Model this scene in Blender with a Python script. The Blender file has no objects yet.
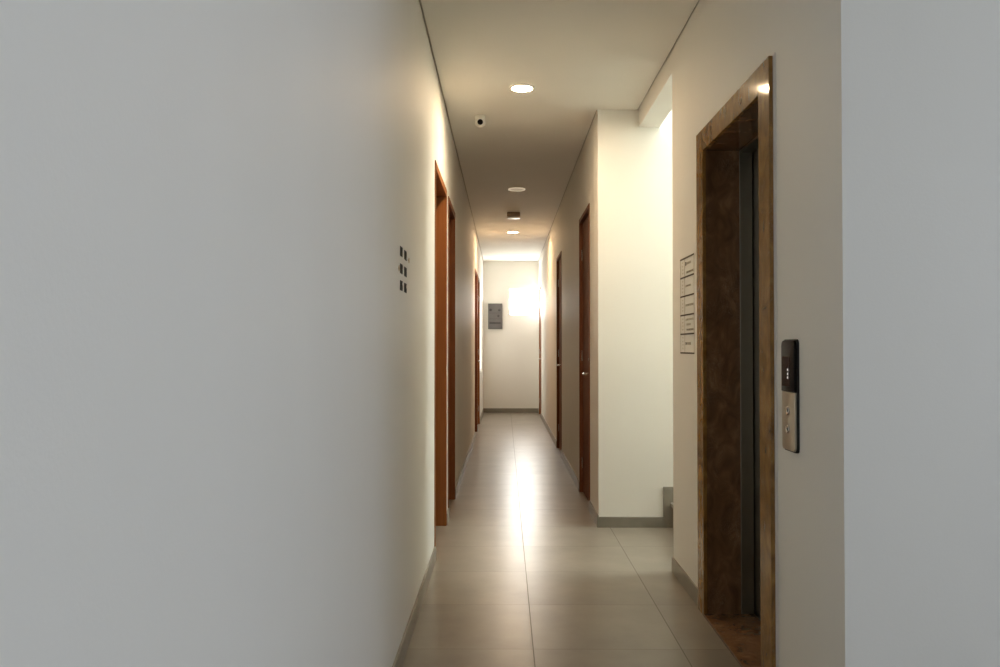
import bpy, bmesh, math, random
from mathutils import Vector, Matrix
random.seed(7)
S = bpy.context.scene
COL = S.collection
PI = math.pi

# ------------------------------------------------------------------ materials
def srgb(r, g, b):
    f = lambda c: (c/255/12.92) if c/255 <= .04045 else ((c/255+.055)/1.055)**2.4
    return (f(r), f(g), f(b), 1)

def new_mat(name, col=(.8, .8, .8, 1), rough=.5, metal=0, spec=.5):
    m = bpy.data.materials.new(name); m.use_nodes = True
    b = m.node_tree.nodes['Principled BSDF']
    b.inputs['Base Color'].default_value = col
    b.inputs['Roughness'].default_value = rough
    b.inputs['Metallic'].default_value = metal
    b.inputs['Specular IOR Level'].default_value = spec
    return m, m.node_tree, b

def nd(nt, t, **kw):
    n = nt.nodes.new(t)
    for k, v in kw.items():
        if k.startswith('i_'):
            n.inputs[k[2:].replace('_', ' ')].default_value = v
        else: setattr(n, k, v)
    return n

def pos_scaled(nt, scale, loc=(0, 0, 0)):
    g = nd(nt, 'ShaderNodeNewGeometry')
    mp = nd(nt, 'ShaderNodeMapping'); mp.inputs['Scale'].default_value = scale; mp.inputs['Location'].default_value = loc
    nt.links.new(g.outputs['Position'], mp.inputs['Vector'])
    return mp.outputs['Vector']

def ramp(nt, fac, stops):
    r = nd(nt, 'ShaderNodeValToRGB')
    e = r.color_ramp.elements
    while len(e) < len(stops): e.new(.5)
    for i, (p, c) in enumerate(stops): e[i].position = p; e[i].color = c
    nt.links.new(fac, r.inputs['Fac']); return r.outputs['Color']

def paint(name, c1, c2, rough, spec, bump):
    m, nt, b = new_mat(name, c1, rough, 0, spec)
    v = pos_scaled(nt, (1, 1, .35))
    n1 = nd(nt, 'ShaderNodeTexNoise'); n1.inputs['Scale'].default_value = 2.2; n1.inputs['Detail'].default_value = 4
    nt.links.new(v, n1.inputs['Vector'])
    nt.links.new(ramp(nt, n1.outputs['Fac'], [(.3, c1), (.7, c2)]), b.inputs['Base Color'])
    n2 = nd(nt, 'ShaderNodeTexNoise'); n2.inputs['Scale'].default_value = 160; n2.inputs['Detail'].default_value = 3
    g = nd(nt, 'ShaderNodeNewGeometry'); nt.links.new(g.outputs['Position'], n2.inputs['Vector'])
    bp = nd(nt, 'ShaderNodeBump'); bp.inputs['Strength'].default_value = bump; bp.inputs['Distance'].default_value = .002
    nt.links.new(n2.outputs['Fac'], bp.inputs['Height']); nt.links.new(bp.outputs['Normal'], b.inputs['Normal'])
    return m

WALL = paint('wall_paint', (.79, .78, .735, 1), (.81, .80, .755, 1), .6, .25, .12)
CEIL = paint('ceiling_paint', (.79, .775, .725, 1), (.81, .795, .745, 1), .8, .2, .05)
GAP = new_mat('shadow_gap_grey', (.50, .47, .42, 1), .9)[0]

def tile_mat():
    m, nt, b = new_mat('floor_tiles', (.4, .37, .32, 1), .25, 0, .75)
    L = nt.links
    g = nd(nt, 'ShaderNodeNewGeometry')
    sp = nd(nt, 'ShaderNodeSeparateXYZ'); L.new(g.outputs['Position'], sp.inputs[0])
    def M(op, a, c=None):
        n = nd(nt, 'ShaderNodeMath', operation=op)
        for i, v in enumerate((a, c)):
            if v is None: continue
            if isinstance(v, (int, float)): n.inputs[i].default_value = v
            else: L.new(v, n.inputs[i])
        return n.outputs[0]
    def axis(out, off):
        u = M('DIVIDE', M('SUBTRACT', out, off), .6)
        fr = M('FRACT', u)
        d = M('MINIMUM', fr, M('SUBTRACT', 1.0, fr))      # distance to a joint, in tiles
        return M('FLOOR', u), d
    ix, dx = axis(sp.outputs['X'], .1165)
    iy, dy = axis(sp.outputs['Y'], 3.50)
    d = M('MINIMUM', dx, M('MULTIPLY', dy, 1.6))
    mask = M('LESS_THAN', d, .0028)
    cell = nd(nt, 'ShaderNodeCombineXYZ'); L.new(ix, cell.inputs[0]); L.new(iy, cell.inputs[1])
    wn = nd(nt, 'ShaderNodeTexWhiteNoise', noise_dimensions='3D'); L.new(cell.outputs[0], wn.inputs['Vector'])
    off = nd(nt, 'ShaderNodeVectorMath', operation='MULTIPLY'); L.new(wn.outputs['Color'], off.inputs[0]); off.inputs[1].default_value = (20, 20, 20)
    ad = nd(nt, 'ShaderNodeVectorMath', operation='ADD'); L.new(off.outputs[0], ad.inputs[0]); L.new(g.outputs['Position'], ad.inputs[1])
    n1 = nd(nt, 'ShaderNodeTexNoise'); n1.inputs['Scale'].default_value = 3.2; n1.inputs['Detail'].default_value = 7; n1.inputs['Roughness'].default_value = .6
    L.new(ad.outputs[0], n1.inputs['Vector'])
    base = ramp(nt, n1.outputs['Fac'], [(.3, (.215, .19, .152, 1)), (.7, (.295, .265, .215, 1))])
    hs = nd(nt, 'ShaderNodeHueSaturation'); L.new(base, hs.inputs['Color'])
    mr = nd(nt, 'ShaderNodeMapRange'); L.new(wn.outputs['Value'], mr.inputs['Value']); mr.inputs['To Min'].default_value = .95; mr.inputs['To Max'].default_value = 1.05
    L.new(mr.outputs[0], hs.inputs['Value'])
    mx = nd(nt, 'ShaderNodeMix', data_type='RGBA'); L.new(mask, mx.inputs['Factor']); L.new(hs.outputs[0], mx.inputs['A']); mx.inputs['B'].default_value = (.14, .125, .10, 1)
    L.new(mx.outputs['Result'], b.inputs['Base Color'])
    n3 = nd(nt, 'ShaderNodeTexNoise'); n3.inputs['Scale'].default_value = 6; n3.inputs['Detail'].default_value = 5; L.new(ad.outputs[0], n3.inputs['Vector'])
    rr = nd(nt, 'ShaderNodeMapRange'); L.new(n3.outputs['Fac'], rr.inputs['Value']); rr.inputs['To Min'].default_value = .28; rr.inputs['To Max'].default_value = .31
    rm = nd(nt, 'ShaderNodeMix', data_type='FLOAT'); L.new(mask, rm.inputs['Factor']); L.new(rr.outputs[0], rm.inputs['A']); rm.inputs['B'].default_value = .8
    L.new(rm.outputs['Result'], b.inputs['Roughness'])
    hgt = M('SUBTRACT', 1.0, mask)
    bp = nd(nt, 'ShaderNodeBump'); bp.inputs['Strength'].default_value = .3; bp.inputs['Distance'].default_value = .001
    L.new(hgt, bp.inputs['Height']); L.new(bp.outputs['Normal'], b.inputs['Normal'])
    return m
TILE = tile_mat()

def mottled(name, c1, c2, rough, scale, spec=.5):
    m, nt, b = new_mat(name, c1, rough, 0, spec)
    n1 = nd(nt, 'ShaderNodeTexNoise'); n1.inputs['Scale'].default_value = scale; n1.inputs['Detail'].default_value = 6
    nt.links.new(pos_scaled(nt, (1, 1, 1)), n1.inputs['Vector'])
    nt.links.new(ramp(nt, n1.outputs['Fac'], [(.35, c1), (.65, c2)]), b.inputs['Base Color'])
    return m
SKIRT = mottled('skirting_tile', (.20, .185, .15, 1), (.25, .23, .19, 1), .35, 5)
STEP = mottled('stair_stone', (.26, .25, .215, 1), (.32, .30, .26, 1), .4, 5)

def wood(name, c1, c2):
    m, nt, b = new_mat(name, c1, .6, 0, .2)
    v = pos_scaled(nt, (22, 22, 1.2))
    n1 = nd(nt, 'ShaderNodeTexNoise'); n1.inputs['Scale'].default_value = 1.6; n1.inputs['Detail'].default_value = 8; n1.inputs['Roughness'].default_value = .65; n1.inputs['Distortion'].default_value = .6
    nt.links.new(v, n1.inputs['Vector'])
    nt.links.new(ramp(nt, n1.outputs['Fac'], [(.3, c1), (.7, c2)]), b.inputs['Base Color'])
    bp = nd(nt, 'ShaderNodeBump'); bp.inputs['Strength'].default_value = .08; bp.inputs['Distance'].default_value = .001
    nt.links.new(n1.outputs['Fac'], bp.inputs['Height']); nt.links.new(bp.outputs['Normal'], b.inputs['Normal'])
    return m
WOOD = wood('door_wood_lit', (.24, .085, .023, 1), (.32, .12, .034, 1))  # one door wood throughout; this copy has its brighter lighting put into the colour
WOOD_HALF_LIT = wood('door_wood_half_lit', (.16, .052, .018, 1), (.22, .075, .026, 1))  # same door wood, in-between lighting put into the colour
WOOD_SHADED = wood('door_wood_shaded', (.15, .050, .022, 1), (.20, .070, .030, 1))  # same door wood with shade put into the colour, for leaves and darker frames

def marble(name, k, kb, rough):
    m, nt, b = new_mat(name, (.1, .06, .03, 1), rough, 0, .6)
    L = nt.links
    v = pos_scaled(nt, (1, 1, .6))
    n1 = nd(nt, 'ShaderNodeTexNoise'); n1.inputs['Scale'].default_value = 14; n1.inputs['Detail'].default_value = 8; n1.inputs['Distortion'].default_value = 1.2
    L.new(v, n1.inputs['Vector'])
    c = ramp(nt, n1.outputs['Fac'], [(p, (a*k, g_*k, b_*kb, 1)) for p, (a, g_, b_) in ((.3, (.06, .030, .015)), (.55, (.10, .052, .026)), (.75, (.15, .085, .045)))])
    vo = nd(nt, 'ShaderNodeTexVoronoi', feature='DISTANCE_TO_EDGE'); vo.inputs['Scale'].default_value = 38
    dv = nd(nt, 'ShaderNodeVectorMath', operation='ADD'); sc = nd(nt, 'ShaderNodeVectorMath', operation='SCALE'); sc.inputs['Scale'].default_value = .35
    L.new(n1.outputs['Color'], sc.inputs[0]); L.new(sc.outputs[0], dv.inputs[0]); L.new(v, dv.inputs[1]); L.new(dv.outputs[0], vo.inputs['Vector'])
    edge = nd(nt, 'ShaderNodeMapRange'); L.new(vo.outputs['Distance'], edge.inputs['Value'])
    edge.inputs['From Min'].default_value = 0; edge.inputs['From Max'].default_value = .03; edge.inputs['To Min'].default_value = 1; edge.inputs['To Max'].default_value = 0
    n2 = nd(nt, 'ShaderNodeTexNoise'); n2.inputs['Scale'].default_value = 9; L.new(v, n2.inputs['Vector'])
    gate = nd(nt, 'ShaderNodeMapRange'); L.new(n2.outputs['Fac'], gate.inputs['Value']); gate.inputs['From Min'].default_value = .44; gate.inputs['From Max'].default_value = .68
    mu = nd(nt, 'ShaderNodeMath', operation='MULTIPLY'); L.new(edge.outputs[0], mu.inputs[0]); L.new(gate.outputs[0], mu.inputs[1])
    mx = nd(nt, 'ShaderNodeMix', data_type='RGBA'); L.new(mu.outputs[0], mx.inputs['Factor']); L.new(c, mx.inputs['A']); mx.inputs['B'].default_value = (.42, .32, .22, 1)
    L.new(mx.outputs['Result'], b.inputs['Base Color'])
    return m
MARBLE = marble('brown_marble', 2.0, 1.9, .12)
MARBLE_SHEEN = marble('brown_marble_golden_sheen', 3.0, 1.6, .06)  # same marble as the reveals, golden reflected sheen put into its colour
def steel(name, col, rough):
    m, nt, b = new_mat(name, col, rough, 1)
    n1 = nd(nt, 'ShaderNodeTexNoise'); n1.inputs['Scale'].default_value = 1; n1.inputs['Detail'].default_value = 3
    nt.links.new(pos_scaled(nt, (600, 600, 6)), n1.inputs['Vector'])
    bp = nd(nt, 'ShaderNodeBump'); bp.inputs['Strength'].default_value = .06; bp.inputs['Distance'].default_value = .0005
    nt.links.new(n1.outputs['Fac'], bp.inputs['Height']); nt.links.new(bp.outputs['Normal'], b.inputs['Normal'])
    return m
STEEL = steel('brushed_steel', (.30, .28, .23, 1), .3)
STEEL2 = steel('brushed_steel_panel', (.55, .50, .43, 1), .35)
CHROME = new_mat('satin_chrome', (.7, .68, .64, 1), .22, 1)[0]
BLACK = new_mat('black_gloss_plastic', (.004, .003, .004, 1), .3, 0, .08)[0]
BLACKM = new_mat('black_matte', (.012, .012, .012, 1), .6)[0]
SCREEN = new_mat('display_glass', (.016, .006, .008, 1), .25, 0, .1)[0]
WHITEP = new_mat('white_plastic', (.75, .73, .68, 1), .4)[0]
TRIMW = new_mat('white_trim', (.8, .79, .75, 1), .45)[0]
BROWNP = new_mat('brown_plastic', (.40, .30, .23, 1), .5)[0]
INK = new_mat('dark_ink', (.06, .045, .025, 1), .6, 0, .2)[0]
INK2 = new_mat('grey_ink', (.52, .47, .38, 1), .6)[0]
GOLD = new_mat('pale_gold_ink', (.55, .40, .22, 1), .4)[0]
SIGND = new_mat('dark_bronze_letters', (.012, .010, .008, 1), .6, 0, .2)[0]
PANELG = mottled('grey_enamel', (.13, .125, .125, 1), (.16, .155, .155, 1), .4, 4)
PANELD = new_mat('dark_grey_enamel', (.05, .045, .045, 1), .5)[0]
CAULK = new_mat('white_sealant', (.78, .76, .74, 1), .5)[0]


def emit(name, col, st):
    m = bpy.data.materials.new(name); m.use_nodes = True; nt = m.node_tree
    nt.nodes.clear(); o = nt.nodes.new('ShaderNodeOutputMaterial'); e = nt.nodes.new('ShaderNodeEmission')
    e.inputs[0].default_value = col; e.inputs[1].default_value = st; nt.links.new(e.outputs[0], o.inputs[0]); return m
LAMP = emit('lamp_diffuser', (1, .72, .44, 1), 135)
LAMP2 = emit('lamp_diffuser_far', (1, .66, .36, 1), 120)
UNLIT = emit('unlit_diffuser_added_glow', (1, .78, .52, 1), .085)  # lamp is off; faint glow added so the disc looks paler than the ceiling
UNRING = emit('unlit_ring_added_glow', (1, .80, .55, 1), .14)  # trim ring of the unlit lamp, pale tone made by added glow
DIGIT = emit('lit_digits', (1, .93, .85, 1), .2)

PANE1 = emit('frosted_pane_end', (1, .97, .91, 1), 9.5)
PANE2 = emit('frosted_pane_side', (1, .95, .82, 1), .5)
PANE3 = emit('frosted_pane_back', (.80, .87, 1, 1), .72)
PANE4 = emit('frosted_pane_skylight', (.90, .98, .97, 1), 2.8)
PANE5 = emit('frosted_pane_stair', (.93, 1, .95, 1), 5)

# ------------------------------------------------------------------ mesh helpers
class MB:
    def __init__(s): s.bm = bmesh.new()
    def box(s, x0, x1, y0, y1, z0, z1, bev=0, seg=2):
        t = bmesh.new()
        r = bmesh.ops.create_cube(t, size=1)
        for v in t.verts:
            v.co = Vector(((x0+x1)/2+v.co.x*(x1-x0), (y0+y1)/2+v.co.y*(y1-y0), (z0+z1)/2+v.co.z*(z1-z0)))
        if bev: bmesh.ops.bevel(t, geom=t.edges[:], offset=bev, segments=seg, affect='EDGES', profile=.5)
        s._merge(t); return s
    def _merge(s, t, mat=None):
        if mat is not None: t.transform(mat)
        me = bpy.data.meshes.new('tmp'); t.to_mesh(me); t.free(); s.bm.from_mesh(me); bpy.data.meshes.remove(me)
    def lathe(s, prof, n=40, mat=None):
        """prof: (radius, height) pairs, closed on the axis when radius is 0"""
        t = bmesh.new(); rings = []
        for r, z in prof:
            if r < 1e-6: rings.append([t.verts.new((0, 0, z))])
            else: rings.append([t.verts.new((r*math.cos(2*PI*k/n), r*math.sin(2*PI*k/n), z)) for k in range(n)])
        for a, b in zip(rings, rings[1:]):
            for k in range(n):
                k2 = (k+1) % n
                if len(a) == 1 and len(b) == 1: continue
                if len(a) == 1: t.faces.new((a[0], b[k2], b[k]))
                elif len(b) == 1: t.faces.new((a[k], a[k2], b[0]))
                else: t.faces.new((a[k], a[k2], b[k2], b[k]))
        bmesh.ops.recalc_face_normals(t, faces=t.faces[:])
        s._merge(t, mat); return s
    def tube(s, pts, r, n=12):
        t = bmesh.new(); rings = []
        P = [Vector(p) for p in pts]
        for i, p in enumerate(P):
            d = (P[min(i+1, len(P)-1)]-P[max(i-1, 0)]).normalized()
            up = Vector((0, 0, 1)) if abs(d.z) < .9 else Vector((1, 0, 0))
            a = d.cross(up).normalized(); b = d.cross(a)
            rings.append([t.verts.new(p+a*r*math.cos(2*PI*k/n)+b*r*math.sin(2*PI*k/n)) for k in range(n)])
        for q, w in zip(rings, rings[1:]):
            for k in range(n): t.faces.new((q[k], q[(k+1) % n], w[(k+1) % n], w[k]))
        t.faces.new(rings[0]); t.faces.new(rings[-1])
        bmesh.ops.recalc_face_normals(t, faces=t.faces[:])
        s._merge(t); return s
    def prism(s, outline, x0, x1, bev=0):
        """outline in (y, z), extruded along x"""
        t = bmesh.new()
        a = [t.verts.new((x0, y, z)) for y, z in outline]; f = t.faces.new(a)
        r = bmesh.ops.extrude_face_region(t, geom=[f])
        for v in [g for g in r['geom'] if isinstance(g, bmesh.types.BMVert)]: v.co.x = x1
        bmesh.ops.recalc_face_normals(t, faces=t.faces[:])
        if bev:
            bmesh.ops.bevel(t, geom=[e for e in t.edges if abs(e.verts[0].co.x-e.verts[1].co.x) < 1e-6 and abs(e.verts[0].co.x-x0) < 1e-6], offset=bev, segments=3, affect='EDGES', profile=.5)
        s._merge(t); return s

def obj(name, mb, mat, parent=None, smooth=False, label=None):
    bm = mb.bm
    if parent is not None:
        p = parent; o0 = Vector((0, 0, 0))
        while p is not None: o0 += p.location; p = p.parent
        bmesh.ops.translate(bm, vec=-o0, verts=bm.verts[:])
    me = bpy.data.meshes.new(name); bm.to_mesh(me); bm.free()
    me.materials.append(mat)
    if smooth:
        for f in me.polygons: f.use_smooth = True
        try: me.set_sharp_from_angle(angle=math.radians(35))
        except Exception: pass
    o = bpy.data.objects.new(name, me); COL.objects.link(o)
    if parent is not None: o.parent = parent
    if label: o['label'] = label
    return o

def thing(name, loc, label, cat, group=None):
    o = bpy.data.objects.new(name, None); COL.objects.link(o); o.location = loc; o.empty_display_size = .1
    o['label'] = label; o['category'] = cat
    if group: o['group'] = group
    return o
def tag(o, label, cat, group=None, kind=None):
    o['label'] = label; o['category'] = cat
    if group: o['group'] = group
    if kind: o['kind'] = kind
    return o
def struct(o, label, cat):
    return tag(o, label, cat, kind='structure')
def sthing(name, loc, label, cat):
    o = thing(name, loc, label, cat); o['kind'] = 'structure'; return o

# ------------------------------------------------------------------ dimensions (camera at x 0, y 0, z 1.22, looking along +y)
XL, XR, XE = -.4026, .639, .920
YC, YO, YN, YF = 5.86, 4.704, 2.341, 16.15
ZC = 2.845; T = .14
DOOR_TOP = 2.305
ROOM_X, ROOM_Y = 3.6, -3.2
LD = [(4.946, 5.918), (6.13, 6.93), (11.66, 12.47), (12.66, 13.75)]
RD = [(6.44, 7.30), (9.62, 10.47), (14.95, 15.80)]

def wall_y(mb, xa, xb, y0, y1, z0, z1, holes):
    """wall running along y between xa and xb with (ya, yb, za, zb) holes"""
    y = y0
    for (a, b, c, d) in sorted(holes):
        mb.box(xa, xb, y, a, z0, z1)
        if c > z0: mb.box(xa, xb, a, b, z0, c)
        if d < z1: mb.box(xa, xb, a, b, d, z1)
        y = b
    mb.box(xa, xb, y, y1, z0, z1)
def wall_x(mb, ya, yb, x0, x1, z0, z1, holes):
    x = x0
    for (a, b, c, d) in sorted(holes):
        mb.box(x, a, ya, yb, z0, z1)
        if c > z0: mb.box(a, b, ya, yb, z0, c)
        if d < z1: mb.box(a, b, ya, yb, d, z1)
        x = b
    mb.box(x, x1, ya, yb, z0, z1)

# floor
m = MB(); m.box(XL-.6, ROOM_X+.2, ROOM_Y-.2, YF+.2, -.15, 0)
struct(obj('floor', m, TILE), 'grey-beige glossy square tile floor running down the corridor', 'floor')

# ceiling with a recessed shadow gap along its edges
GP = .011; ZT = ZC+.16
m = MB()
m.box(XL+GP, XE-GP, YN, YC, ZC, ZT)                   # lobby
m.box(XL+GP, XR-GP, YC, YF, ZC, ZT)                   # corridor
m.box(XL+GP, ROOM_X, ROOM_Y, YN-.0, ZC, ZT)           # room behind
struct(obj('ceiling', m, CEIL), 'plain off-white painted ceiling with a thin dark shadow line at its edges', 'ceiling')
m = MB(); m.box(XL-.1, XE+.05, ROOM_Y, YF, ZC+.013, ZC+.015)
g = obj('trim_1', m, GAP); struct(g, 'thin grey shadow gap between ceiling and walls', 'trim')

# left wall
WIN2 = (13.95, 15.75, .80, 2.08)
FR = .03       # frame thickness
m = MB()
wall_y(m, XL-T, XL, ROOM_Y-T, YF+T, 0, ZT, [(a, b, 0, DOOR_TOP) for a, b in LD] + [WIN2])
struct(obj('wall_left', m, WALL), 'long smooth off-white painted wall on the left of the corridor', 'wall')
# right corridor wall
m = MB()
wall_y(m, XR, XR+T, YC+T, YF+T, 0, ZT, [(a, b, 0, DOOR_TOP) for a, b in RD])
struct(obj('wall_right', m, WALL), 'cream right-hand corridor wall with three brown doors', 'wall')
# far wall
WX0, WX1, WZ0, WZ1 = .085, .60, 1.825, 2.325
m = MB(); wall_x(m, YF, YF+T, XL-T, XR+T, 0, ZT, [(WX0, WX1, WZ0, WZ1)])
struct(obj('wall_far', m, WALL), 'cream end wall closing the far end of the corridor', 'wall')
# alcove wall facing the camera beside the stair
m = MB(); m.box(XR, 4.6, YC, YC+T, 0, 5.2)
struct(obj('wall_stair_side', m, WALL), 'bright off-white wall facing the camera beside the stair opening', 'wall')
# elevator wall with header over the stair opening
EY0, EY1, EZ = 3.054, 3.92, 2.118        # opening inside the marble
HZ = 2.727
m = MB()
m.box(XE, XE+T, YN+T, EY0-.03, 0, ZT)
m.box(XE, XE+T, EY0-.03, EY1+.03, EZ+.03, ZT)
m.box(XE, XE+T, EY1+.03, YO, 0, ZT)
m.box(XE, XE+T, YO, YC, HZ, 5.2)
m.box(XE+T-.001, 4.6, YO-T, YO, 0, 5.2)                 # stairwell near side wall
m.box(XE, XE+T, YO-T, YO, ZT, 5.2)
struct(obj('wall_elevator_side', m, WALL), 'beige wall holding the elevator doorway with a beam over the stair opening', 'wall')
# wall facing the camera at right
m = MB(); m.box(XE, ROOM_X+T, YN, YN+T, 0, ZT)
struct(obj('wall_right_front', m, WALL), 'pale grey-green wall face at the right edge of the picture', 'wall')
# room behind the camera
BW = (-1.9, 1.8, .5, 2.5)       # y range and z range of the window beside the camera
m = MB(); m.box(XL, ROOM_X, ROOM_Y-T, ROOM_Y, 0, ZT)
struct(obj('wall_back', m, WALL), 'plain off-white wall behind the camera', 'wall')
m = MB(); wall_y(m, ROOM_X, ROOM_X+T, ROOM_Y-T, YN, 0, ZT, [BW])
struct(obj('wall_room_right', m, WALL), 'off-white side wall of the lobby behind the camera', 'wall')
# elevator shaft (keeps daylight out behind the doors)
m = MB(); m.box(1.9, 2.0, YN+T, YO-T, 0, ZT); m.box(XE+T, 2.0, YN+T, YO-T, ZT, ZT+.05)
struct(obj('wall_shaft', m, GAP), 'dark wall inside the elevator shaft', 'wall')
# stairwell far side and roof with skylight
SW = (YO+.08, YC-.10, 2.5, 4.7)
m = MB(); wall_y(m, 4.6, 4.74, YO-T, YC+T, 0, 5.2, [SW])
struct(obj('wall_stair_end', m, WALL), 'off-white wall at the end of the stairwell', 'wall')
SK = (1.15, 3.4, YO+.06, YC-.06)
m = MB()
m.box(XE, SK[0], YO-T, YC+T, 5.2, 5.34); m.box(SK[1], 4.74, YO-T, YC+T, 5.2, 5.34)
m.box(SK[0], SK[1], YO-T, SK[2], 5.2, 5.34); m.box(SK[0], SK[1], SK[3], YC+T, 5.2, 5.34)
struct(obj('ceiling_stair', m, CEIL), 'white ceiling high over the stairwell with a skylight', 'ceiling')

# ---------------- baseboards
BH, BT = .08, .011
def skirt_y(name, x0, x1, segs, lab):
    m = MB()
    for a, b in segs: m.box(x0, x1, a, b, 0, BH, .0015, 1)
    return struct(obj(name, m, SKIRT), lab, 'baseboard')
def gaps(y0, y1, doors):
    out = []; y = y0
    for a, b in doors: out.append((y, a)); y = b
    out.append((y, y1)); return out
skirt_y('baseboard_left', XL, XL+BT, gaps(ROOM_Y, YF, LD), 'grey-beige tile baseboard along the foot of the left wall')
skirt_y('baseboard_right', XR-BT, XR, gaps(YC-BT, YF, RD), 'grey-beige tile baseboard along the foot of the right corridor wall')
skirt_y('baseboard_elevator_side', XE-BT, XE, [(YN, 2.93), (4.042, YO)], 'grey-brown tile baseboard between stair opening and elevator doorway')
m = MB(); m.box(XL+BT, XR-BT, YF-BT, YF, 0, BH, .0015, 1)
struct(obj('baseboard_far', m, SKIRT), 'grey tile baseboard under the far end wall', 'baseboard')
m = MB(); m.box(XR, 1.076, YC-BT, YC, 0, BH-.008, .0015, 1); m.box(1.076, 1.36, YC-BT, YC, 0, .276, .0015, 1)
for k in range(1, 9): m.box(1.14+.27*k-.06, 1.14+.27*(k+1)+.02, YC-BT, YC, .17*k, .276+.17*k, .0015, 1)
struct(obj('baseboard_stair_side', m, SKIRT), 'grey tile baseboard stepping up beside the stair', 'baseboard')
m = MB(); m.box(XE, ROOM_X, YN-BT, YN, 0, BH, .0015, 1)
struct(obj('baseboard_right_front', m, SKIRT), 'grey tile baseboard under the right-hand front wall', 'baseboard')

# ---------------- staircase
st = thing('staircase', (1.14, (YO+YC)/2, 0), 'grey stone staircase rising behind the elevator wall, only its first riser showing', 'staircase')
for k in range(9):
    m = MB(); x0 = 1.14+.27*k
    m.box(x0, x0+.28, YO+.001, YC-BT-.001, 0 if k == 0 else .17*k-.02, .17*(k+1)-.03)
    r = obj('riser', m, STEP, st)
    m = MB(); m.box(x0-.015, x0+.275, YO+.001, YC-BT-.001, .17*(k+1)-.03, .17*(k+1), .004)
    obj('tread', m, STEP, st)
m = MB(); m.box(1.14+.27*9, 4.595, YO+.001, YC-.001, 1.4, 1.53)
obj('landing', m, STEP, st)

# ---------------- doors
def lever(parent, xw, side, y, z, d):
    """lever handle: rose, neck and grip; side = direction into the corridor, d = direction of the grip along y"""
    h = MB()
    h.lathe([(0, 0), (.026, 0), (.026, .006), (.022, .009), (0, .009)], 24, Matrix.Translation((xw, y, z)) @ Matrix.Rotation(side*PI/2, 4, 'Y'))
    h.tube([(xw+side*.006, y, z), (xw+side*.045, y, z), (xw+side*.052, y+d*.01, z), (xw+side*.054, y+d*.04, z), (xw+side*.053, y+d*.12, z-.002)], .009)
    ha = obj('door_handle', h, CHROME, parent, True)
    h = MB()
    h.lathe([(0, 0), (.023, 0), (.023, .007), (.018, .012), (0, .012)], 24, Matrix.Translation((xw, y, z+.11)) @ Matrix.Rotation(side*PI/2, 4, 'Y'))
    h.box(xw+side*.005 if side > 0 else xw-.024, xw+.024 if side > 0 else xw-.005, y-.004, y+.004, z+.098, z+.122, .002)
    obj('door_lock', h, CHROME, parent, True)

def door(n, side, a, b, recess, lab, handle_near=True, arch=.05, leafmat=WOOD_SHADED, framemat=WOOD):
    xw = XL if side > 0 else XR            # wall face; side>0: corridor lies toward +x
    s = side
    def bx(mb, u0, u1, y0, y1, z0, z1, bev=0):
        xa, xb = xw-s*u0, xw-s*u1
        mb.box(min(xa, xb), max(xa, xb), y0, y1, z0, z1, bev)
    d = sthing('door_%d' % n, (xw, (a+b)/2, 0), lab, 'door')
    f = MB(); e = .0015; fp = .006       # frame pokes out 6 mm, lines the whole hole
    bx(f, -fp, T, a+e, a+FR, .002, DOOR_TOP-e, .002)
    bx(f, -fp, T, b-FR, b-e, .002, DOOR_TOP-e, .002)
    obj('door_frame', f, framemat, d)
    f = MB(); bx(f, -fp, T, a+FR, b-FR, DOOR_TOP-arch, DOOR_TOP-e, .002)
    obj('head_jamb', f, framemat, d)
    f = MB(); bx(f, recess+.045, recess+.057, a+FR, a+FR+.012, .003, DOOR_TOP-arch); bx(f, recess+.045, recess+.057, b-FR-.012, b-FR, .003, DOOR_TOP-arch); bx(f, recess+.045, recess+.057, a+FR, b-FR, DOOR_TOP-arch-.012, DOOR_TOP-arch)
    obj('door_stop', f, framemat, d)
    f = MB(); bx(f, recess, recess+.042, a+FR+.003, b-FR-.003, .006, DOOR_TOP-arch-.003, .002)
    obj('door_leaf', f, leafmat, d)
    yh = a+FR+.06 if handle_near else b-FR-.06
    lever(d, xw-s*recess, s, yh, 1.02, 1 if handle_near else -1)
    yg = b-FR-.002 if handle_near else a+FR+.002
    for zz in (.25, 1.15, 2.0):
        h = MB(); h.tube([(xw-s*(recess-.004), yg, zz-.045), (xw-s*(recess-.004), yg, zz+.045)], .006)
        obj('hinge', h, CHROME, d, True)
door(1, 1, *LD[0], .088, 'nearest door on the left, in a deep orange-brown wooden frame')
door(2, 1, *LD[1], .088, 'second door on the left, in a red-brown wooden frame close behind the nearest one', framemat=WOOD_HALF_LIT)
door(3, 1, *LD[2], .06, 'third door on the left, a thin dark brown sliver far down the corridor', framemat=WOOD_SHADED)
door(4, 1, *LD[3], .02, 'farthest door on the left, lighter brown, just before the end wall')
door(5, -1, *RD[0], .022, 'nearest brown door on the right wall, with a chrome lever handle', arch=.035, framemat=WOOD_SHADED)
door(6, -1, *RD[1], .022, 'middle dark brown door on the right corridor wall', arch=.035, framemat=WOOD_SHADED)
door(7, -1, *RD[2], .012, 'farthest orange-brown door on the right, touching the end wall corner', arch=.035)

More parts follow.
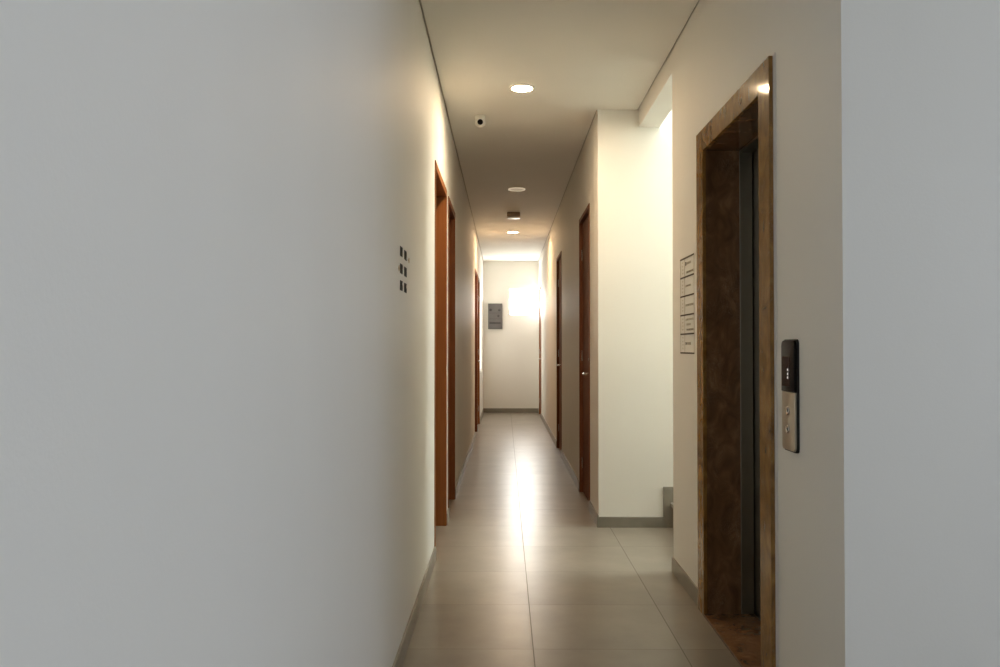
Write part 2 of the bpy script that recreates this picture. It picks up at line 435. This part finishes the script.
# ---------------- windows
def glass_x(parent, x0, x1, y, z0, z1, mt):
    m = MB(); m.box(x0, x1, y-.003, y+.003, z0, z1); return obj('pane', m, mt, parent)
w = sthing('window_1', ((WX0+WX1)/2, YF+.06, WZ0), 'small square glaring white window high in the end wall', 'window')
m = MB(); t = .018
m.box(WX0, WX0+t, YF+.03, YF+.08, WZ0, WZ1); m.box(WX1-t, WX1, YF+.03, YF+.08, WZ0, WZ1)
m.box(WX0+t, WX1-t, YF+.03, YF+.08, WZ0, WZ0+t); m.box(WX0+t, WX1-t, YF+.03, YF+.08, WZ1-t, WZ1)
obj('window_frame', m, TRIMW, w); glass_x(w, WX0+t, WX1-t, YF+.06, WZ0+t, WZ1-t, PANE1)
w = sthing('window_2', (XL-.08, (WIN2[0]+WIN2[1])/2, WIN2[2]), 'bright side window in the left wall near the corridor end', 'window')
m = MB(); t = .03; a, b, c, d = WIN2; x0, x1 = XL-.06, XL-.012
m.box(x0, x1, a, a+t, c, d); m.box(x0, x1, b-t, b, c, d); m.box(x0, x1, a+t, b-t, c, c+t); m.box(x0, x1, a+t, b-t, d-t, d); m.box(x0, x1, (a+b)/2-.015, (a+b)/2+.015, c+t, d-t)
obj('window_frame', m, TRIMW, w)
for q0, q1 in ((a+t, (a+b)/2-.015), ((a+b)/2+.015, b-t)):
    m = MB(); m.box(XL-.03, XL-.024, q0, q1, c+t, d-t); obj('pane', m, PANE2, w)
w = sthing('window_3', (ROOM_X+.08, (BW[0]+BW[1])/2, BW[2]), 'wide window on the right beside the camera letting in cool daylight', 'window')
m = MB(); a, b, c, d = BW; x0, x1 = ROOM_X+.05, ROOM_X+.1; q = [a+.04+(b-a-.08)*k/3 for k in range(4)]
m.box(x0, x1, a, a+.04, c, d); m.box(x0, x1, b-.04, b, c, d); m.box(x0, x1, a+.04, b-.04, c, c+.04); m.box(x0, x1, a+.04, b-.04, d-.04, d)
for k in (1, 2): m.box(x0, x1, q[k]-.02, q[k]+.02, c+.04, d-.04)
obj('window_frame', m, TRIMW, w)
for k in range(3):
    m = MB(); m.box(x0+.02, x0+.026, q[k]+(.02 if k else 0), q[k+1]-(.02 if k < 2 else 0), c+.04, d-.04); obj('pane', m, PANE3, w)
w = sthing('window_4', ((SK[0]+SK[1])/2, (SK[2]+SK[3])/2, 5.2), 'skylight in the roof of the stairwell', 'window')
m = MB(); m.box(SK[0], SK[0]+.03, SK[2], SK[3], 5.24, 5.3); m.box(SK[1]-.03, SK[1], SK[2], SK[3], 5.24, 5.3)
m.box(SK[0]+.03, SK[1]-.03, SK[2], SK[2]+.03, 5.24, 5.3); m.box(SK[0]+.03, SK[1]-.03, SK[3]-.03, SK[3], 5.24, 5.3)
obj('window_frame', m, TRIMW, w)
m = MB(); m.box(SK[0]+.03, SK[1]-.03, SK[2]+.03, SK[3]-.03, 5.265, 5.271); obj('pane', m, PANE4, w)

w = sthing('window_5', (4.66, (SW[0]+SW[1])/2, SW[2]), 'tall window at the end of the stairwell above the landing', 'window')
m = MB(); a, b, c, d = SW
m.box(4.64, 4.69, a, a+.04, c, d); m.box(4.64, 4.69, b-.04, b, c, d); m.box(4.64, 4.69, a+.04, b-.04, c, c+.04); m.box(4.64, 4.69, a+.04, b-.04, d-.04, d)
obj('window_frame', m, TRIMW, w)
m = MB(); m.box(4.66, 4.666, a+.04, b-.04, c+.04, d-.04); obj('pane', m, PANE5, w)

# ---------------- elevator doorway
XF = .903
EO0, EO1, EOZ = 2.93, 4.042, 2.218
el = thing('elevator_doorway', (XE, (EY0+EY1)/2, 0), 'elevator doorway framed in polished brown marble with closed steel doors', 'elevator')
XD = 1.072
# casing slabs on the wall face (polished)
m = MB(); m.box(XF, XE-.0005, EO0, EY0, .001, EOZ, .0012, 1); obj('casing', m, MARBLE_SHEEN, el, label='polished marble casing upright nearest the camera')
m = MB(); m.box(XF, XE-.0005, EY1, EO1, .001, EOZ, .0012, 1); obj('casing', m, MARBLE_SHEEN, el, label='polished marble casing upright beside the floor directory')
m = MB(); m.box(XF, XE-.0005, EY0, EY1, EZ, EOZ, .0012, 1); obj('casing_head', m, MARBLE_SHEEN, el)
# reveals lining the hole
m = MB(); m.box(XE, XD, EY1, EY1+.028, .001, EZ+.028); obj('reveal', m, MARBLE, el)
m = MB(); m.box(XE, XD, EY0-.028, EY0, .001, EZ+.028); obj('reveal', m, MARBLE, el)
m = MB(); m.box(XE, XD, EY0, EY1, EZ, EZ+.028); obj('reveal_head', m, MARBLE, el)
m = MB(); m.box(XF+.0, XD+.06, EY0, EY1, .0005, .014, .001, 1); obj('threshold', m, MARBLE, el)
# sealant line along the near edge
m = MB(); m.box(XE-.003, XE-.0005, EO0-.022, EO0-.0003, .001, EOZ+.004); obj('sealant_line', m, CAULK, el, label='white sealant line beside the marble casing')
# steel jambs, header
m = MB(); m.box(XD, XD+.058, EY1-.004, EY1+.028, .0145, EZ+.02, .002); obj('steel_jamb', m, STEEL, el)
m = MB(); m.box(XD, XD+.058, EY0-.028, EY0+.004, .0145, EZ+.02, .002); obj('steel_jamb', m, STEEL, el)
m = MB(); m.box(XD, XD+.058, EY0+.004, EY1-.004, EZ-.012, EZ+.02, .002); obj('steel_header', m, STEEL, el)
ym = (EY0+EY1)/2
m = MB(); m.box(XD+.062, XD+.09, ym+.0015, EY1+.03, .02, EZ+.02, .003); obj('elevator_door', m, STEEL, el)
m = MB(); m.box(XD+.062, XD+.09, EY0-.03, ym-.0015, .02, EZ+.02, .003); obj('elevator_door', m, STEEL, el)
m = MB(); m.box(XD+.06, XD+.12, EY0-.03, EY1+.03, 0.0, .012)
for q in range(3): m.box(XD+.064+q*.018, XD+.068+q*.018, EY0, EY1, .012, .016)
obj('door_sill', m, STEEL, el)

# ---------------- elevator call panel
cp = thing('elevator_call_panel', (XE, 2.755, 1.05), 'black and steel elevator call panel with two buttons and a small display', 'call panel')
Y0, Y1, Z0, Z1 = 2.690, 2.822, .888, 1.246
def rrect(y0, y1, z0, z1, rt, rb, n=6):
    pts = []
    for cy, cz, r, a0 in ((y1-rt, z1-rt, rt, 0), (y0+rt, z1-rt, rt, PI/2), (y0+rb, z0+rb, rb, PI), (y1-rb, z0+rb, rb, 1.5*PI)):
        for k in range(n+1):
            a = a0+PI/2*k/n; pts.append((cy+r*math.cos(a), cz+r*math.sin(a)))
    return pts
m = MB(); m.prism(rrect(Y0, Y1, Z0, Z1, .016, .016), XE-.007, XE); obj('back_plate', m, BLACKM, cp)
ZS = 1.078
m = MB(); m.prism(rrect(Y0+.006, Y1-.001, Z0+.004, ZS, .002, .016), XE-.013, XE-.0071, .002); obj('steel_plate', m, STEEL2, cp, True)
m = MB(); m.prism(rrect(Y0+.003, Y1-.001, ZS+.001, Z1-.003, .02, .003), XE-.015, XE-.0071, .003); hd = obj('display_cover', m, BLACK, cp, True)
m = MB(); m.box(XE-.0162, XE-.0151, 2.735, 2.808, 1.096, 1.192, .0004, 1); sc = obj('display', m, SCREEN, cp)
def text_obj(name, body, size, mat, parent, loc, rot, depth=.0006, sx=1, bold=0):
    cu = bpy.data.curves.new('tmp_text', 'FONT'); cu.body = body; cu.size = size; cu.extrude = depth; cu.offset = bold
    cu.align_x = 'CENTER'; cu.align_y = 'CENTER'; cu.resolution_u = 3
    tmp = bpy.data.objects.new('tmp_text', cu); COL.objects.link(tmp)
    dg = bpy.context.evaluated_depsgraph_get(); dg.update()
    me = bpy.data.meshes.new_from_object(tmp.evaluated_get(dg)); bpy.data.objects.remove(tmp); bpy.data.curves.remove(cu)
    M4 = Matrix.Translation(loc) @ rot.to_4x4() @ Matrix.Diagonal((sx, 1, 1, 1))
    off = Vector((0, 0, 0)); p = parent
    while p is not None: off += p.location; p = p.parent
    me.transform(Matrix.Translation(-off) @ M4)
    me.materials.clear(); me.materials.append(mat); me.name = name
    o = bpy.data.objects.new(name, me); COL.objects.link(o)
    if parent is not None: o.parent = parent
    return o
ROT_E = Matrix(((0, 0, -1), (-1, 0, 0), (0, 1, 0)))    # text read from inside on a wall whose face looks toward -x
ROT_L = Matrix(((0, 0, 1), (1, 0, 0), (0, 1, 0)))      # ... toward +x
m = MB()
for zz in (1.124, 1.136, 1.149): m.box(XE-.0172, XE-.0163, 2.748, 2.754, zz-.0035, zz+.0035)
obj('lit_digit', m, DIGIT, sc)
for zz, up in ((1.018, 1), (.960, -1)):
    m = MB(); m.lathe([(0, 0), (.014, 0), (.014, .003), (.012, .005), (.010, .004), (0, .004)], 28, Matrix.Translation((XE-.0131, 2.757, zz)) @ Matrix.Rotation(-PI/2, 4, 'Y'))
    bt = obj('call_button', m, CHROME, cp, True)
    m = MB(); m.prism([(2.757-.005, zz-up*.004), (2.757+.005, zz-up*.004), (2.757, zz+up*.005)], XE-.0180, XE-.0172)
    obj('arrow_mark', m, BLACKM, bt)

# ---------------- floor directory decal on the elevator wall
D0, D1, DZ0, DZ1 = 4.170, 4.490, 1.192, 1.674
fd = thing('floor_directory', (XE, (D0+D1)/2, DZ0), 'five-row black-ruled floor directory lettered on the wall beside the elevator', 'directory sign')
n = 5; pitch = (DZ1-DZ0)/n; YD = 4.388
for k in range(n+1):
    m = MB(); zz = DZ0+k*pitch; m.box(XE-.003, XE-.0003, D0, D1, zz-.0035, zz+.0035); obj('rule_line', m, INK, fd)
m = MB(); m.box(XE-.002, XE-.0003, YD-.001, YD+.001, DZ0, DZ1); m.box(XE-.002, XE-.0003, D1-.002, D1, DZ0, DZ1); m.box(XE-.002, XE-.0003, D0, D0+.0012, DZ0, DZ1)
obj('column_line', m, INK2, fd)
def dashes(mb, yl, yr, z, h):
    """a short line of illegibly small lettering, drawn as strokes"""
    y = yl
    while y > yr+.006:
        w_ = random.choice((.004, .005, .006)); k = random.random()
        mb.box(XE-.0015, XE-.0003, y-.0011, y, z-h/2, z+h/2)
        if k > .3: mb.box(XE-.0015, XE-.0003, y-w_, y-.0011, z+h/2-.0011, z+h/2)
        if k < .75: mb.box(XE-.0015, XE-.0003, y-w_, y-.0011, z-h/2, z-h/2+.0011)
        if k > .55: mb.box(XE-.0015, XE-.0003, y-w_, y-w_+.0014, z-h/2, z+h/2)
        y -= w_+.0035
rows = [[(0, .20, .012), (-.28, .35, .010)], [(0.02, .15, .009)], [(0.0, .35, .010)], [(.25, .5, .010), (0, .25, .010), (-.28, .45, .010)], [(0, .2, .013)]]
for k in range(n):
    zc = DZ1-(k+.5)*pitch
    for f_, ln, h in rows[k]:
        m = MB()
        dashes(m, YD-.045, YD-.045-(.16 if ln > .3 else .10), zc+f_*pitch+(.018 if k == 0 and f_ == 0 else 0), h)
        obj('lettering', m, INK2, fd)
    m = MB()
    for j in range(4):                      # small upright lettering in the narrow column
        z = zc+.03-j*.018; m.box(XE-.0015, XE-.0003, YD+.035, YD+.062, z-.0012, z+.0012); m.box(XE-.0015, XE-.0003, YD+.045+.006*(j % 2), YD+.048+.006*(j % 2), z-.006, z+.003)
    obj('floor_name', m, INK2, fd)
for k, (hh, mt) in enumerate(((.020, INK), (.010, INK2), (.010, INK2), (.010, INK2), (.013, INK))):
    zc = DZ1-(k+.5)*pitch+(.018 if k == 0 else (.022 if k == 3 else 0)); m = MB(); m.box(XE-.002, XE-.0003, YD-.036, YD-.024, zc-hh/2, zc+hh/2); obj('bullet', m, mt, fd)

# ---------------- room-number lettering on the left wall
cols = [(3.338, 'nearer'), (3.475, 'farther')]
zs = [(1.592, 1.583, 'top'), (1.526, 1.520, 'middle'), (1.463, 1.457, 'bottom')]
words = [['101', '102'], ['103', '104'], ['105', '106']]
for r, (za, zb, rn) in enumerate(zs):
    for c, (yy, cn) in enumerate(cols):
        # keep both columns on one level row
        z = 1.5905 if r == 0 else (1.5235 if r == 1 else 1.4585)
        o = text_obj('room_number', words[r][c], .055, SIGND, None, Vector((0, 0, 0)), ROT_L, .0015, 1.0, 0)
        o.location = (XL+.0014, yy, z)
        tag(o, 'dark raised room-number lettering on the left wall, %s row, %s the camera' % (rn, 'nearer to' if c == 0 else 'farther from'), 'room number', 'small dark room numbers on the left wall')
def arrow(y, z, d, lab):
    m = MB()
    m.prism([(y-.014*d, z-.003), (y+.002*d, z-.003), (y+.002*d, z-.011), (y+.016*d, z), (y+.002*d, z+.011), (y+.002*d, z+.003), (y-.014*d, z+.003)], XL, XL+.003)
    o = obj('direction_arrow', m, GOLD); tag(o, lab, 'arrow sign')
arrow(3.60, 1.585, 1, 'tiny pale gold arrow on the left wall beyond the top row of room numbers')
arrow(3.27, 1.522, -1, 'tiny pale gold arrow on the left wall before the middle row of room numbers')

# ---------------- ceiling fittings
def downlight(x, y, r, mat, lab, ringmat=TRIMW):
    d = thing('ceiling_downlight', (x, y, ZC), lab, 'ceiling light', 'round recessed downlights along the corridor ceiling')
    m = MB(); m.lathe([(r-.010, -.0004), (r-.010, -.007), (r-.006, -.011), (r, -.011), (r+.004, -.006), (r+.005, -.0004)], 48, Matrix.Translation((x, y, ZC)))
    obj('trim_ring', m, ringmat, d, True)
    m = MB(); m.lathe([(0, -.0005), (r-.0105, -.0005), (r-.0105, -.005), (0, -.005)], 48, Matrix.Translation((x, y, ZC)))
    obj('diffuser', m, mat, d)
downlight(.110, 5.345, .072, LAMP, 'glowing round downlight nearest the camera, in the ceiling before the corridor')
downlight(.128, 8.79, .083, UNLIT, 'unlit round downlight with a pale rim, given a faint added glow, in the middle of the corridor ceiling', UNRING)
downlight(.118, 12.05, .078, LAMP2, 'glowing round downlight far down the corridor, beyond the small brown ceiling box')

cx, cy = -.170, 6.00
c = thing('security_camera', (cx, cy, ZC), 'small white dome security camera with black lens on the ceiling', 'security camera')
m = MB(); m.lathe([(0, -.0003), (.036, -.0003), (.037, -.006), (.036, -.022), (.033, -.030), (0, -.030)], 36, Matrix.Translation((cx, cy, ZC))); obj('mount_base', m, WHITEP, c, True)
m = MB()
bc = Vector((cx, cy-.004, ZC-.050)); R = .036
m.lathe([(R*math.cos(a), R*math.sin(a)) if abs(math.cos(a)) > 1e-6 else (0, R*math.sin(a)) for a in [(-PI/2+PI*k/16) for k in range(17)]], 32, Matrix.Translation(bc))
ball = obj('camera_ball', m, WHITEP, c, True)
aim = (Vector((.02, 0, 1.9))-bc).normalized()
q = aim.to_track_quat('Z', 'Y').to_matrix().to_4x4()
m = MB(); m.lathe([(0, R-.004), (.0195, R-.004), (.0195, R+.002), (.016, R+.004), (0, R+.003)], 28, Matrix.Translation(bc) @ q); fp_ = obj('lens_face', m, BLACK, ball, True)

bx0, bx1, by0, by1 = .030, .190, 10.28, 10.47
e = thing('ceiling_sensor_box', ((bx0+bx1)/2, (by0+by1)/2, ZC), 'small brown box with pale underside fixed to the ceiling before the far lamp', 'ceiling sensor')
m = MB(); m.box(bx0, bx1, by0, by1, ZC-.052, ZC-.0003, .012, 3); obj('housing', m, BROWNP, e, True)
m = MB(); m.box(bx0+.006, bx1-.004, by0+.008, by1-.008, ZC-.062, ZC-.0525, .004); obj('cover', m, WHITEP, e, True)
m = MB(); m.lathe([(0, 0), (.012, 0), (.012, -.006), (0, -.009)], 20, Matrix.Translation((bx0+.028, by0+.03, ZC-.0625))); obj('sensor_eye', m, TRIMW, e, True)

# ---------------- grey cabinet on the far wall
px0, px1, pz0, pz1 = -.308, -.040, 1.565, 2.045
p = thing('wall_cabinet', ((px0+px1)/2, YF, pz0), 'dark grey flat metal cabinet with dark knobs on the far end wall', 'wall cabinet')
m = MB(); m.box(px0, px1, YF-.05, YF-.0005, pz0, pz1, .004); obj('cabinet_body', m, PANELG, p)
m = MB(); m.box(px0+.012, px1-.012, YF-.058, YF-.0505, pz0+.012, pz1-.012, .003); dr = obj('cabinet_door', m, PANELG, p)
k_ = (pz1-pz0)/(544-258); kx = (px1-px0)/(250-92)
for (u, v) in ((120, 330), (217, 330), (205, 398)):
    m = MB(); m.lathe([(0, 0), (.024, 0), (.024, .012), (.018, .018), (0, .018)], 24, Matrix.Translation((px0+(u-92)*kx, YF-.0582, pz1-(v-258)*k_)) @ Matrix.Rotation(PI/2, 4, 'X'))
    obj('knob', m, PANELD, dr, True)
m = MB(); m.box(px0+(108-92)*kx, px0+(232-92)*kx, YF-.068, YF-.0585, pz1-(486-258)*k_, pz1-(466-258)*k_, .004); obj('slot_bar', m, PANELD, dr)
for v in (365, 430):
    m = MB(); m.box(px0+.015, px1-.015, YF-.0592, YF-.0582, pz1-(v-258)*k_-.0025, pz1-(v-258)*k_+.0025); obj('seam', m, PANELD, dr)

# ------------------------------------------------------------------ light
w = bpy.data.worlds.new('World'); S.world = w; w.use_nodes = True
w.node_tree.nodes['Background'].inputs[0].default_value = (.85, .93, 1, 1); w.node_tree.nodes['Background'].inputs[1].default_value = .5

# ------------------------------------------------------------------ camera
F = 860.0
cd = bpy.data.cameras.new('camera'); cam = bpy.data.objects.new('camera', cd); COL.objects.link(cam); S.camera = cam
cd.sensor_width = 36; cd.lens = F*36/1000; cd.clip_start = .02; cd.clip_end = 100
pitch = math.atan(14.0/F); yaw = math.atan(4.5/F)
cam.location = (0, 0, 1.22); cam.rotation_euler = (PI/2+pitch, 0, yaw)

S.view_settings.view_transform = 'Standard'; S.view_settings.look = 'None'
S.view_settings.gamma = 1; S.view_settings.use_curve_mapping = False
S.view_settings.exposure = 2.0
S.cycles.max_bounces = 16; S.cycles.diffuse_bounces = 10; S.cycles.glossy_bounces = 6; S.cycles.transparent_max_bounces = 12
